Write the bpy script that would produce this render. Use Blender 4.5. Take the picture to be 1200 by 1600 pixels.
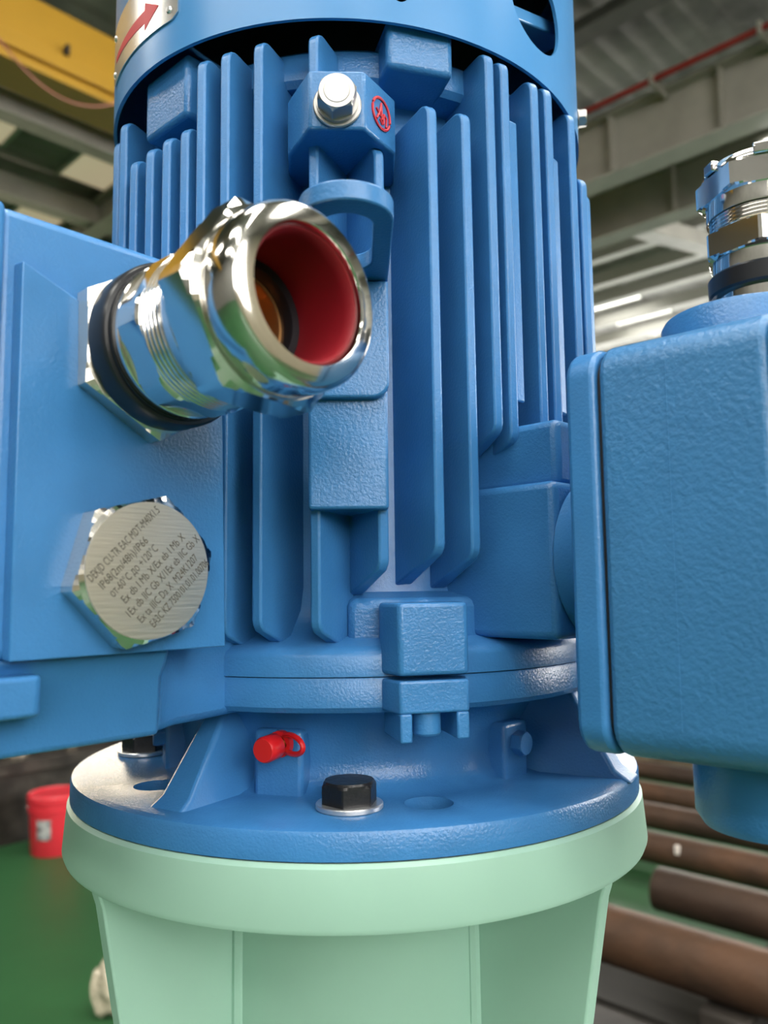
import bpy, bmesh, math, random
from mathutils import Vector, Matrix
random.seed(7)
sc = bpy.context.scene
for o in list(bpy.data.objects):
    bpy.data.objects.remove(o)
col = sc.collection
R = math.radians

# ------------------------------------------------------------------ camera
F = 1250.0
CAM = Vector((0, -.5358, .1177))
YAW, PIT, ROL = .036, .0978, -.013
w_ = Vector((math.sin(YAW)*math.cos(PIT), math.cos(YAW)*math.cos(PIT), math.sin(PIT)))
r0 = Vector((math.cos(YAW), -math.sin(YAW), 0))
u0 = r0.cross(w_)
r_ = r0*math.cos(ROL) + u0*math.sin(ROL)
u_ = -r0*math.sin(ROL) + u0*math.cos(ROL)
cd = bpy.data.cameras.new('camera')
cam = bpy.data.objects.new('camera', cd)
col.objects.link(cam)
M = Matrix((r_, u_, -w_)).transposed().to_4x4()
M.translation = CAM
cam.matrix_world = M
cd.sensor_fit = 'VERTICAL'
cd.sensor_height = 32
cd.lens = 32*F/1600
cd.clip_start = .01
cd.clip_end = 200
cd.dof.use_dof = True
cd.dof.focus_distance = .40
cd.dof.aperture_fstop = 7.5
sc.camera = cam

# ------------------------------------------------------------------ world, exposure
wd = bpy.data.worlds.new('world')
sc.world = wd
wd.use_nodes = True
wd.node_tree.nodes['Background'].inputs[0].default_value = (.75, .85, 1, 1)
wd.node_tree.nodes['Background'].inputs[1].default_value = .6
sc.view_settings.view_transform = 'Standard'
sc.view_settings.look = 'None'
sc.view_settings.gamma = 1
sc.view_settings.exposure = 0.30
sc.view_settings.use_curve_mapping = False
sc.cycles.caustics_reflective = False
sc.cycles.caustics_refractive = False
sc.cycles.sample_clamp_indirect = 6
sc.cycles.max_bounces = 8
sc.cycles.diffuse_bounces = 4
sc.cycles.glossy_bounces = 5

LIGHT_FRONT_FILL = 6.0      # unseen glowing gate, added as light from the front right
LIGHT_ROOF = 11.0      # roof-light sheets
LIGHT_FAR = 12.0       # clerestory windows of the two far walls

# ------------------------------------------------------------------ materials
def mat(name, base, rough=.5, metal=0, bump=0, bscale=300, var=0, vscale=20, coat=0, dark=None, spec=.5, emit=0):
    m = bpy.data.materials.new(name)
    m.use_nodes = True
    nt = m.node_tree
    b = nt.nodes['Principled BSDF']
    b.inputs['Base Color'].default_value = (*base, 1)
    b.inputs['Roughness'].default_value = rough
    b.inputs['Metallic'].default_value = metal
    b.inputs['Coat Weight'].default_value = coat
    b.inputs['Coat Roughness'].default_value = .08
    b.inputs['Specular IOR Level'].default_value = spec
    tc = nt.nodes.new('ShaderNodeTexCoord')
    if var:
        n = nt.nodes.new('ShaderNodeTexNoise')
        n.inputs['Scale'].default_value = vscale
        n.inputs['Detail'].default_value = 5
        nt.links.new(tc.outputs['Object'], n.inputs['Vector'])
        mx = nt.nodes.new('ShaderNodeMix')
        mx.data_type = 'RGBA'
        d = dark if dark else tuple(c*(1-var) for c in base)
        mx.inputs['A'].default_value = (*d, 1)
        mx.inputs['B'].default_value = (*base, 1)
        rp = nt.nodes.new('ShaderNodeMapRange')
        rp.inputs['From Min'].default_value = .35
        rp.inputs['From Max'].default_value = .65
        nt.links.new(n.outputs['Fac'], rp.inputs['Value'])
        nt.links.new(rp.outputs['Result'], mx.inputs['Factor'])
        nt.links.new(mx.outputs['Result'], b.inputs['Base Color'])
    if bump:
        n2 = nt.nodes.new('ShaderNodeTexNoise')
        n2.inputs['Scale'].default_value = bscale
        n2.inputs['Detail'].default_value = 3
        nt.links.new(tc.outputs['Object'], n2.inputs['Vector'])
        bp = nt.nodes.new('ShaderNodeBump')
        bp.inputs['Strength'].default_value = bump
        bp.inputs['Distance'].default_value = .001 if bscale > 60 else .02
        nt.links.new(n2.outputs['Fac'], bp.inputs['Height'])
        nt.links.new(bp.outputs['Normal'], b.inputs['Normal'])
    if emit:
        b.inputs['Emission Color'].default_value = (*base, 1)
        b.inputs['Emission Strength'].default_value = emit
    return m

BL = (.044, .195, .455)
blue = mat('blue_enamel', BL, .32, bump=.22, bscale=700, var=.10, vscale=35)
blue_cast = mat('blue_enamel_on_rough_casting', BL, .25, bump=.30, bscale=750, var=.12, vscale=35)
blue_peel = mat('blue_enamel_orange_peel', (.046, .185, .40), .32, bump=.5, bscale=430, var=.08, vscale=40)
blue_sheet = mat('blue_sheet_metal_paint', (.06, .24, .52), .28, bump=.08, bscale=120)
green = mat('mint_green_paint', (.33, .535, .435), .38, bump=.05, bscale=90, var=.05, vscale=15)
steel = mat('nickel_plated_brass', (.74, .72, .68), .11, 1)
steel_dull = mat('turned_stainless', (.72, .69, .63), .28, 1, bump=.05, bscale=700)
bolt_steel = mat('stainless_bolt', (.40, .39, .37), .42, 1, bump=.05, bscale=600)
zinc = mat('zinc_plated', (.72, .72, .72), .32, .9, bump=.05, bscale=600)
rubber = mat('black_rubber', (.012, .013, .016), .28)
oxide = mat('black_oxide', (.012, .012, .013), .36, .3, bump=.3, bscale=300)
red_si = mat('red_silicone', (.23, .005, .012), .5)
red_pl = mat('red_plastic', (.62, .012, .015), .35)
red_pt = mat('red_paint', (.55, .015, .03), .4)
copper = mat('copper_braid', (.55, .27, .10), .35, .8)
brass = mat('brass', (.72, .5, .2), .25, 1)
ink = mat('engraving_dark', (.10, .085, .06), .6)
alu = mat('aluminium_plate', (.75, .74, .72), .25, .9)
gasket = mat('black_gasket', (.01, .01, .012), .6)

def swirl(m):
    nt = m.node_tree
    b = nt.nodes['Principled BSDF']
    tc = nt.nodes.new('ShaderNodeTexCoord')
    mp = nt.nodes.new('ShaderNodeMapping')
    mp.inputs['Scale'].default_value = (60, 900, 60)
    mp.inputs['Rotation'].default_value = (0, 0, .6)
    n = nt.nodes.new('ShaderNodeTexNoise')
    n.inputs['Scale'].default_value = 1
    n.inputs['Detail'].default_value = 4
    bp = nt.nodes.new('ShaderNodeBump')
    bp.inputs['Strength'].default_value = .22
    bp.inputs['Distance'].default_value = .0006
    nt.links.new(tc.outputs['Object'], mp.inputs['Vector'])
    nt.links.new(mp.outputs['Vector'], n.inputs['Vector'])
    nt.links.new(n.outputs['Fac'], bp.inputs['Height'])
    nt.links.new(bp.outputs['Normal'], b.inputs['Normal'])
plug_face = mat('brushed_plug_face', (.74, .70, .62), .34, 1)
swirl(plug_face)

# ------------------------------------------------------------------ mesh builder
def frame(o, ex, ey, ez):
    m = Matrix((Vector(ex), Vector(ey), Vector(ez))).transposed().to_4x4()
    m.translation = Vector(o)
    return m

def axisframe(o, z, up=(0, 0, 1)):
    z = Vector(z).normalized()
    x = Vector(up).cross(z)
    if x.length < 1e-4:
        x = Vector((1, 0, 0))
    x.normalize()
    return frame(o, x, z.cross(x), z)

I4 = Matrix.Identity(4)

class MB:
    def __init__(s):
        s.v = []
        s.f = []
    def add(s, vs, fs, m=I4):
        k = len(s.v)
        s.v += [tuple(m @ Vector(v)) for v in vs]
        s.f += [tuple(i+k for i in f) for f in fs]
        return s
    def box(s, a, b, m=I4):
        (x0, y0, z0), (x1, y1, z1) = a, b
        return s.add([(x0,y0,z0),(x1,y0,z0),(x1,y1,z0),(x0,y1,z0),(x0,y0,z1),(x1,y0,z1),(x1,y1,z1),(x0,y1,z1)],
                     [(3,2,1,0),(4,5,6,7),(0,1,5,4),(1,2,6,5),(2,3,7,6),(3,0,4,7)], m)
    def prism(s, p, z0, z1, m=I4, q=None):
        q = q or p
        n = len(p)
        vs = [(x, y, z0) for x, y in p] + [(x, y, z1) for x, y in q]
        return s.add(vs, [tuple(range(n-1, -1, -1)), tuple(range(n, 2*n))] + [(i, (i+1) % n, n+(i+1) % n, n+i) for i in range(n)], m)
    def lathe(s, pr, m=I4, n=64, a0=0):
        vs, fs, rows = [], [], []
        for r, z in pr:
            if r < 1e-7:
                rows.append([len(vs)])
                vs.append((0, 0, z))
            else:
                rows.append(list(range(len(vs), len(vs)+n)))
                vs += [(r*math.cos(a0+2*math.pi*i/n), r*math.sin(a0+2*math.pi*i/n), z) for i in range(n)]
        for A, B in zip(rows, rows[1:]):
            for i in range(n):
                j = (i+1) % n
                if len(A) == 1 and len(B) == 1:
                    continue
                if len(A) == 1:
                    fs.append((A[0], B[j], B[i]))
                elif len(B) == 1:
                    fs.append((A[i], A[j], B[0]))
                else:
                    fs.append((A[i], A[j], B[j], B[i]))
        return s.add(vs, fs, m)
    def hexa(s, Rc, z0, z1, m=I4, rot=0, cham=None, both=False, clip=9, bore=0):
        # hexagonal nut or head; cham rounds the corners at the z1 end like a turned chamfer
        n = 96
        def rad(a):
            k = (a - rot) % (math.pi/3) - math.pi/6
            return min(clip, Rc*math.cos(math.pi/6)/math.cos(k))
        def ring(z, lim):
            return [(min(rad(2*math.pi*i/n), lim)*math.cos(2*math.pi*i/n), min(rad(2*math.pi*i/n), lim)*math.sin(2*math.pi*i/n), z) for i in range(n)]
        af = Rc*math.cos(math.pi/6)
        c = cham or 0
        rings = []
        if both and c:
            rings += [ring(z0, af*.985), ring(z0+c*.45, af*1.05), ring(z0+c, Rc)]
        else:
            rings += [ring(z0, Rc)]
        if c:
            rings += [ring(z1-c, Rc), ring(z1-c*.45, af*1.05), ring(z1, af*.985)]
        else:
            rings += [ring(z1, Rc)]
        if bore:
            rings = [ring(z0, bore)] + rings + [ring(z1, bore)]
        vs = [v for r in rings for v in r]
        fs = [] if bore else [tuple(range(n-1, -1, -1)), tuple(range(len(vs)-n, len(vs)))]
        for k in range(len(rings)-1):
            for i in range(n):
                j = (i+1) % n
                fs.append((k*n+i, k*n+j, (k+1)*n+j, (k+1)*n+i))
        return s.add(vs, fs, m)
    def tube(s, pts, r, n=10, closed=False):
        pts = [Vector(p) for p in pts]
        vs, fs = [], []
        N = len(pts)
        up = Vector((.13, .21, 1)).normalized()
        for i, p in enumerate(pts):
            a = pts[(i-1) % N] if (closed or i) else p
            b = pts[(i+1) % N] if (closed or i < N-1) else p
            t = (b-a).normalized()
            x = up.cross(t)
            x.normalize()
            y = t.cross(x)
            vs += [tuple(p + (x*math.cos(2*math.pi*k/n) + y*math.sin(2*math.pi*k/n))*r) for k in range(n)]
        for i in range(N if closed else N-1):
            j = (i+1) % N
            for k in range(n):
                l = (k+1) % n
                fs.append((i*n+k, i*n+l, j*n+l, j*n+k))
        if not closed:
            fs += [tuple(range(n-1, -1, -1)), tuple(range((N-1)*n, N*n))]
        return s.add(vs, fs)
    def mesh(s, name, sharp=38):
        me = bpy.data.meshes.new(name)
        me.from_pydata(s.v, [], s.f)
        bm = bmesh.new()
        bm.from_mesh(me)
        bmesh.ops.recalc_face_normals(bm, faces=bm.faces)
        bm.to_mesh(me)
        bm.free()
        for p in me.polygons:
            p.use_smooth = True
        me.set_sharp_from_angle(angle=R(sharp))
        return me

def empty(name, loc=(0, 0, 0), mtx=None):
    o = bpy.data.objects.new(name, None)
    o.empty_display_size = .02
    o.matrix_world = mtx if mtx else Matrix.Translation(Vector(loc))
    col.objects.link(o)
    return o

def tag(o, label, cat, group=None, kind=None):
    if kind:
        o['kind'] = kind
    if label:
        o['label'] = label
    if cat:
        o['category'] = cat
    if group:
        o['group'] = group
    return o

def obj(name, mb, m, parent=None, bevel=0, seg=2, local=False, sharp=38):
    # vertices are in world space unless local (then in the parent's space)
    me = mb.mesh(name, sharp) if isinstance(mb, MB) else mb
    o = bpy.data.objects.new(name, me)
    if len(me.materials) == 0:
        me.materials.append(m)
    col.objects.link(o)
    if parent:
        o.parent = parent
        if not local:
            pm = parent.matrix_world.copy() if parent.type == 'EMPTY' else Matrix.Identity(4)
            o.matrix_parent_inverse = pm.inverted()
    if bevel:
        b = o.modifiers.new('bevel', 'BEVEL')
        b.width = bevel
        b.segments = seg
        b.limit_method = 'ANGLE'
        b.angle_limit = R(35)
        b.harden_normals = False
    return o

def copy_tree(o, mtx=None, label=None, parent=None):
    c = o.copy()
    col.objects.link(c)
    if parent:
        c.parent = parent
    if mtx:
        c.matrix_world = mtx
    if label:
        c['label'] = label
    for ch in list(o.children):
        copy_tree(ch, parent=c)
    return c

def boolean_cut(me, cutter_mbs, m):
    a = bpy.data.objects.new('cut_work', me)
    col.objects.link(a)
    cs = []
    for k in cutter_mbs:
        c = bpy.data.objects.new('cutter_work', k.mesh('cutter'))
        col.objects.link(c)
        cs.append(c)
        md = a.modifiers.new('b', 'BOOLEAN')
        md.operation = 'DIFFERENCE'
        md.object = c
        md.solver = 'EXACT'
    bpy.context.view_layer.update()
    dg = bpy.context.evaluated_depsgraph_get()
    new = bpy.data.meshes.new_from_object(a.evaluated_get(dg))
    for o in [a] + cs:
        bpy.data.objects.remove(o)
    new.materials.clear()
    new.materials.append(m)
    for p in new.polygons:
        p.use_smooth = True
        p.material_index = 0
    new.set_sharp_from_angle(angle=R(38))
    return new

def pol(r, az, z=0.0):
    return Vector((r*math.sin(R(az)), -r*math.cos(R(az)), z))

def arc(cx, cy, r, a0, a1, n=6):
    return [(cx + r*math.cos(R(a0+(a1-a0)*i/n)), cy + r*math.sin(R(a0+(a1-a0)*i/n))) for i in range(n+1)]

# ================================================================== THE HALL (axes at 44 degrees to the view)
TH = R(44)
HM = Matrix.Rotation(TH, 4, 'Z')
FLOOR, ROOF = -1.4, 6.7
U0, U1, V0, V1 = -11, 27, -9, 27

floor_m = mat('green_epoxy_floor', (.025, .098, .034), .42, spec=.3, bump=.05, bscale=8, var=.45, vscale=1.3, dark=(.02, .075, .027))
wall_m = mat('grey_wall_sheet', (.17, .17, .16), .6, var=.2, vscale=1)
cream_m = mat('cream_wall_sheet', (.46, .41, .32), .6, var=.15, vscale=1)
roof_m = mat('galvanised_roof_sheet', (.25, .25, .22), .45, .25, var=.6, vscale=1.1, bump=.5, bscale=5)
beam_m = mat('beige_beam_paint', (.40, .38, .33), .5, var=.15, vscale=3)
dark_steel = mat('dark_roof_steel', (.10, .10, .09), .5)
purlin_m = mat('zinc_purlin', (.52, .51, .47), .45, .2)
def lit(name, c, e):
    m = bpy.data.materials.new(name)
    m.use_nodes = True
    b = m.node_tree.nodes['Principled BSDF']
    b.inputs['Base Color'].default_value = (.8, .8, .8, 1)
    b.inputs['Emission Color'].default_value = (*c, 1)
    b.inputs['Emission Strength'].default_value = e
    return m
roof_light = lit('translucent_roof_sheet', (1, .97, .90), LIGHT_ROOF)
roof_dim = lit('grimy_roof_sheet', (1, .80, .52), .28)  # weak warm glow imitates daylight falling on plain roof areas
roof_far = lit('distant_roof_sheet', (1, .98, .92), 5)
gate_fill = lit('translucent_gate_panel', (1, .98, .95), LIGHT_FRONT_FILL)
far_light = lit('clerestory_glass', (1, .97, .92), LIGHT_FAR)
warm_light = lit('clerestory_glass_warm', (1, .86, .62), LIGHT_FAR)

def hbox(name, a, b, m, parent=None, bevel=0):
    return obj(name, MB().box(a, b, HM), m, parent, bevel)

fl = hbox('floor', (U0, V0, FLOOR-.1), (U1, V1, FLOOR), floor_m)
tag(fl, 'green painted factory floor', 'floor', kind='structure')
for nm, a, b in (('wall_right', (U1, V0, FLOOR), (U1+.2, V1, ROOF)), ('wall_back', (U0, V1, FLOOR), (U1, V1+.2, ROOF)),
                 ('wall_left', (U0-.2, V0, FLOOR), (U0, V1, ROOF)), ('wall_front', (U0, V0-.2, FLOOR), (U1, V0, ROOF))):
    tag(hbox(nm, a, b, cream_m if nm == 'wall_front' else wall_m), 'grey sheet metal factory wall', 'wall', kind='structure')
# corrugated roof sheet, ribs run along u
mb = MB()
prof = []
v = V0
k = 0
while v < V1:
    prof += [(v, ROOF), (v+.18, ROOF), (v+.20, ROOF+.008), (v+.28, ROOF+.008)]
    v += .32
vs = [(U0, a, z) for a, z in prof] + [(U1, a, z) for a, z in prof]
n = len(prof)
mb.add(vs, [(i, i+1, n+i+1, n+i) for i in range(n-1)], HM)
ceil = obj('ceiling', mb, roof_m)
tag(ceil, 'corrugated metal factory roof', 'ceiling', kind='structure')
tag(hbox('roof_deck', (U0, V0, ROOF+.12), (U1, V1, ROOF+.2), roof_m, ceil), None, None)

def window_or_glow(i, a, b, m, frm, ax, bars):
    o = hbox('window_%d' % i, a, b, m)
    tag(o, None, None, kind='structure')
    (x0, y0, z0), (x1, y1, z1) = a, b
    for k in range(bars+1):
        t = k/bars
        if ax == 'u':
            c = x0+(x1-x0)*t
            hbox('window_frame', (c-.04, y0-.03, z0), (c+.04, y1+.03, z1), frm, o)
        else:
            c = y0+(y1-y0)*t
            hbox('window_frame', (x0-.03, c-.04, z0), (x1+.03, c+.04, z1), frm, o)
    return o
# unseen glowing gate behind the camera, added to light the motor from front right
window_or_glow(1, (-10.5, V0+.02, 1.4), (1.3, V0+.06, 6.2), gate_fill, beam_m, 'u', 6)
# clerestory glazing of the far walls
window_or_glow(2, (U1-.06, 2, 3.3), (U1-.02, 24, 6.6), far_light, beam_m, 'v', 12)
window_or_glow(3, (2, V1-.06, 3.3), (24, V1-.02, 6.6), warm_light, beam_m, 'u', 12)
window_or_glow(4, (9, V0+.02, 1.3), (20, V0+.06, 5.8), lit('translucent_side_glazing', (1, .99, .97), 14), beam_m, 'u', 6)  # unseen glowing pane, added to brighten the right-hand fin edges
# roof lights; the dim ones are glowing stand-ins for lit roof areas
wi = 5
for (a, b, c, d) in ((-8.5, -7.3, -6, 3), (-4.5, -3.3, -6, 3), (-.6, .6, -6, 3), (3.2, 4.4, -6, 1), (-5, -3.8, 6, 14),
                     (3.0, 3.8, 10.1, 11.3), (4.7, 5.5, 10.1, 11.5), (6.4, 7.2, 10.1, 11.5), (3.0, 3.8, 12.6, 13.8), (4.7, 5.5, 12.6, 13.9),
                     (15.6, 16.4, 7.6, 9.0), (17.0, 17.8, 7.5, 8.9), (18.4, 19.2, 7.3, 8.7), (19.8, 20.6, 7.2, 8.6), (15.6, 16.4, 10.2, 12), (17.2, 18.0, 10.2, 12)):
    o = hbox('window_%d' % wi, (a, c, ROOF-.03), (b, d, ROOF-.01), roof_dim if (2.5 < a < 8 and c > 9) else roof_far if a > 12 else roof_light)
    tag(o, None, None, kind='structure')
    for e in (a, b):
        hbox('window_frame', (e-.03, c, ROOF-.06), (e+.03, d, ROOF), purlin_m, o)
    wi += 1

# roof steel: girders and purlins run along v
def girder(u, z0, z1, w, m, label, stiff=(), name='roof_girder'):
    root = empty(name, HM @ Vector((u, 8, z0)))
    va, vb = V0+.3, V1-.3
    hbox('bottom_flange', (u-w/2, va, z0), (u+w/2, vb, z0+.03), m, root)
    hbox('top_flange', (u-w/2, va, z1-.03), (u+w/2, vb, z1), m, root)
    hbox('web', (u-.012, va, z0+.03), (u+.012, vb, z1-.03), m, root)
    for s in stiff:
        hbox('stiffener', (u-w/2+.02, s-.012, z0+.03), (u+w/2-.02, s+.012, z1-.03), m, root)
    tag(root, label, 'beam', 'roof girders')
    return root
girder(8.55, 5.2, 6.0, .34, beam_m, 'beige steel roof girder just below the thin red pipe', [x*1.35-4 for x in range(14)])
girder(10.1, 5.2, 5.95, .34, beam_m, 'beige steel roof girder second from the red pipe, meeting the diagonal brace', [x*1.6-4 for x in range(12)])
girder(5.6, 6.15, 6.62, .3, beam_m, 'darkest nearest roof girder above the red pipe at the top right')
kp = 0
names = ['first', 'second', 'third', 'fourth', 'fifth', 'sixth', 'seventh', 'eighth', 'ninth']
for u in (11.9, 13.2, 14.4, 15.4, 16.75, 18.1, 19.5, 20.9):
    root = empty('roof_purlin', HM @ Vector((u, 8, 6.35)))
    hbox('lower_lip', (u-.11, V0+.3, 6.35), (u+.11, V1-.3, 6.38), purlin_m, root)
    hbox('web', (u-.11, V0+.3, 6.38), (u-.09, V1-.3, 6.62), purlin_m, root)
    tag(root, 'thin pale roof purlin, %s counted from the diagonal brace toward the bright roof panels' % names[kp], 'purlin', 'pale purlins under the far roof')
    kp += 1
for u, lb in ((6.55, 'dark broad roof purlin nearest the fan cowl at the top right'), (7.45, 'dark broad roof purlin just above the red pipe')):
    root = empty('roof_purlin', HM @ Vector((u, 8, 6.4)))
    hbox('lower_lip', (u-.14, V0+.3, 6.40), (u+.14, V1-.3, 6.43), dark_steel, root)
    hbox('web', (u-.01, V0+.3, 6.43), (u+.01, V1-.3, 6.64), dark_steel, root)
    tag(root, lb, 'purlin', 'dark purlins at the top right')
for k, v in enumerate((8.6, 9.75, 11.9, 14.2)):
    # cross members seen at the upper left beneath the crane
    root = empty('cross_beam', HM @ Vector((4, v, 6.2)))
    hbox('lower_flange', (-8, v-.14, 6.2), (11.5, v+.14, 6.23), beam_m, root)
    hbox('web', (-8, v-.01, 6.23), (11.5, v+.01, 6.62), beam_m, root)
    tag(root, 'dusty grey cross beam at upper left, %s behind the yellow crane' % names[k], 'beam', 'cross beams behind the crane')
pA, pB = HM @ Vector((10.2, 5.35, 5.75)), HM @ Vector((14.2, 4.6, 6.1))
mb = MB()
d = (pB-pA).normalized()
sx = d.cross(Vector((0, 0, 1))).normalized()
fm = frame(pA, sx, sx.cross(d), d)
mb.box((-.16, -.13, 0), (.16, .13, (pB-pA).length), fm)
br = obj('roof_brace', mb, beam_m, None, .01)
tag(br, 'short beige diagonal brace between girders beside the right cable gland', 'beam')
# red pipe on brackets along the girder
root = empty('fire_pipe', HM @ Vector((8.1, 8, 5.93)))
obj('pipe', MB().tube([HM @ Vector((8.15, v, 5.98)) for v in (V0+.4, 4, 12, V1-.4)], .034), mat('dull_red_pipe_paint', (.30, .025, .02), .5), root)
for v in (2.2, 3.4, 4.6, 5.8, 7, 9):
    obj('pipe_clip', MB().box((8.09, v-.02, 5.9), (8.5, v+.02, 6.05), HM), beam_m, root)
tag(root, 'thin red pipe running along the top of a roof girder at upper right', 'pipe')
# long fluorescent batten near the top right corner
lamp = empty('batten_lamp', HM @ Vector((8.9, 2.2, 5.1)))
obj('housing', MB().box((8.93, .9, 5.18), (9.07, 2.55, 5.24), HM), purlin_m, lamp)
obj('tube', MB().tube([HM @ Vector((9.0, .95, 5.14)), HM @ Vector((9.0, 2.5, 5.14))], .03), lit('lamp_tube', (1, .98, .92), 12), lamp)
obj('hanger', MB().box((8.99, 1.6, 5.24), (9.01, 1.62, 6.6), HM), purlin_m, lamp)
tag(lamp, 'glowing white batten lamp under the roof at the right edge', 'lamp')

# yellow overhead crane girder along u
yel = mat('crane_yellow_paint', (.43, .235, .02), .38, var=.06, vscale=2)
root = empty('overhead_crane', HM @ Vector((4, 6.4, 4.6)))
hbox('girder_box', (-9.5, 6.26, 4.66), (9, 6.62, 5.29), yel, root, .01)
hbox('lower_flange', (-9.5, 6.21, 4.6), (9, 6.66, 4.66), yel, root, .005)
hbox('side_rail', (-9.5, 6.21, 4.72), (9, 6.26, 4.86), yel, root, .006)
for u in (.9, 2.5, 4.1):
    hbox('rail_clip', (u-.015, 6.17, 4.86), (u+.015, 6.25, 4.95), gasket, root)
tag(root, 'yellow overhead crane girder at the upper left', 'crane')
pk = mat('faded_red_cable', (.38, .13, .09), .5)
pts = [HM @ Vector((1.85+1.25*t, 6.0, 4.72-1.05*(.30-(t-.45)**2)*1.3)) for t in [i/14 for i in range(15)]]
tag(obj('hanging_cable', MB().tube(pts, .008, 8), pk), 'faded red cable hanging in a loop below the yellow crane', 'cable')

# --------------------------------------------------------------- things on the factory floor
mach_dark = mat('dark_sheet', (.03, .028, .025), .6)
rust = mat('rusty_steel', (.105, .052, .028), .6, .25, bump=.25, bscale=25, var=.6, vscale=4, dark=(.05, .03, .02))
rust2 = mat('brown_scaled_steel', (.08, .046, .03), .55, .3, bump=.2, bscale=25, var=.5, vscale=3, dark=(.045, .028, .02))
def pipe(u, z, r, v0, v1, m, label, inner=.82, skew=0):
    A, B = HM @ Vector((u, v0, z)), HM @ Vector((u+skew, v1, z))
    fmx = axisframe(A, B-A)
    L = (B-A).length
    mb = MB().lathe([(r*inner, .25), (r*inner, 0), (r*.98, 0), (r, .008), (r, L-.008), (r*.98, L), (r*inner, L), (r*inner, L-.25), (0, L-.25)], fmx, 40)
    mb.lathe([(0, .25), (r*inner, .25)], fmx, 40)
    o = obj('steel_pipe', mb, m)
    tag(o, label, 'pipe', 'rusty steel pipes on the floor')
    return o
Z0 = FLOOR
pipe(2.47, Z0+.222, .102, -4, 2.3, rust, 'nearest thick rusty pipe low at the right, passing behind the green stand')
pipe(3.06, Z0+.210, .090, -4, 1.29, rust2, 'short brown pipe whose rounded end shows beside the green floor patch')
pipe(3.61, Z0+.197, .077, -4, 2.6, rust, 'slim rusty pipe with a white chalk mark')
pipe(4.16, Z0+.192, .072, -4, 2.8, rust2, 'brown pipe just behind the chalk marked pipe')
pipe(4.64, Z0+.191, .071, -4, 3.2, rust, 'rusty pipe right below the blue junction box bottom stub')
pipe(5.26, Z0+.185, .065, -4, 4.2, rust2, 'farthest brown pipe seen in the gap under the right junction box')
cm = MB().box((3.525, 1.405, Z0+.215), (3.545, 1.425, Z0+.255), HM)
tag(obj('chalk_mark', cm, mat('white_chalk', (.75, .68, .62), .8)), 'white chalk mark on the slim rusty pipe', 'mark')
# dark timber skids under the pipes
dark_m = mat('dark_timber', (.035, .028, .022), .7, var=.4, vscale=6)
for k, v in enumerate((-2.5, .75)):
    o = obj('timber_skid', MB().box((2.36, v-.08, Z0), (5.5, v+.08, Z0+.12), HM), dark_m, None, .01)
    tag(o, ('dark timber skid under the far ends of the pipes', 'dark timber skid under the rusty pipes near the green stand')[k], 'timber')
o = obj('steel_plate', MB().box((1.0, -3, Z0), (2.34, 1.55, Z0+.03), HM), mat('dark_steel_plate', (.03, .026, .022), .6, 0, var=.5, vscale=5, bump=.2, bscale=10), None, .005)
tag(o, 'dark oily steel plate on the floor at the bottom right', 'plate')  # dark slab laid in for the shaded floor
tray = mat('oily_tray', (.02, .018, .015), .7)  # near-black trays added in place of shade on the floor
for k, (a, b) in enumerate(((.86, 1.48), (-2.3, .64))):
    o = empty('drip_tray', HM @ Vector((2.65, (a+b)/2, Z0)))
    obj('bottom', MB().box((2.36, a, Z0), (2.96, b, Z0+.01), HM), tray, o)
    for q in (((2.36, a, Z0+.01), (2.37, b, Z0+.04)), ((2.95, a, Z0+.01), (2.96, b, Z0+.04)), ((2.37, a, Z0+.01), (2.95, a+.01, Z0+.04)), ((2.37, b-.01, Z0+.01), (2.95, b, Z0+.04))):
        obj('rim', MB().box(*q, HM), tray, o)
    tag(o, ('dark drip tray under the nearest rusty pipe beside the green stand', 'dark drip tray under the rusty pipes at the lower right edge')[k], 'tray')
# blue grey bracket in the gap under the right box
bk = empty('machine_bracket', HM @ Vector((6.9, 3.6, Z0)))
bgm = mat('slate_blue_paint', (.05, .08, .11), .5)
obj('post', MB().box((6.8, 3.45, Z0), (7.0, 3.75, Z0+.85), HM), bgm, bk, .01)
obj('foot_plate', MB().box((6.65, 3.3, Z0), (7.15, 3.9, Z0+.04), HM), bgm, bk, .005)
obj('arm', MB().box((6.8, 3.2, Z0+.70), (7.0, 3.45, Z0+.85), HM), bgm, bk, .01)
tag(bk, 'dark slate blue bracket behind the pipes under the right box', 'bracket')

# dark sheet screen added beyond the pipes to block the bright far floor
rk = empty('steel_screen', HM @ Vector((8.6, 3, Z0)))
obj('sheet', MB().box((8.60, -4.2, Z0+.04), (8.63, 9.2, Z0+1.25), HM), mach_dark, rk)
for v in (-3.5, .5, 4.5, 8.5):
    obj('post', MB().box((8.64, v-.05, Z0), (8.72, v+.05, Z0+1.3), HM), bgm, rk)
tag(rk, 'low dark screen behind the rusty pipes at the right', 'screen')
tan = mat('weathered_bar_steel', (.20, .15, .10), .5, .2, var=.5, vscale=4)
pipe(6.15, Z0+.085, .085, -4, 4.4, tan, 'tan weathered pipe beside the slate blue bracket')
pipe(7.6, Z0+.11, .11, -4, 5.2, rust2, 'dim brown pipe lying farthest back against the dark screen')

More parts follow.
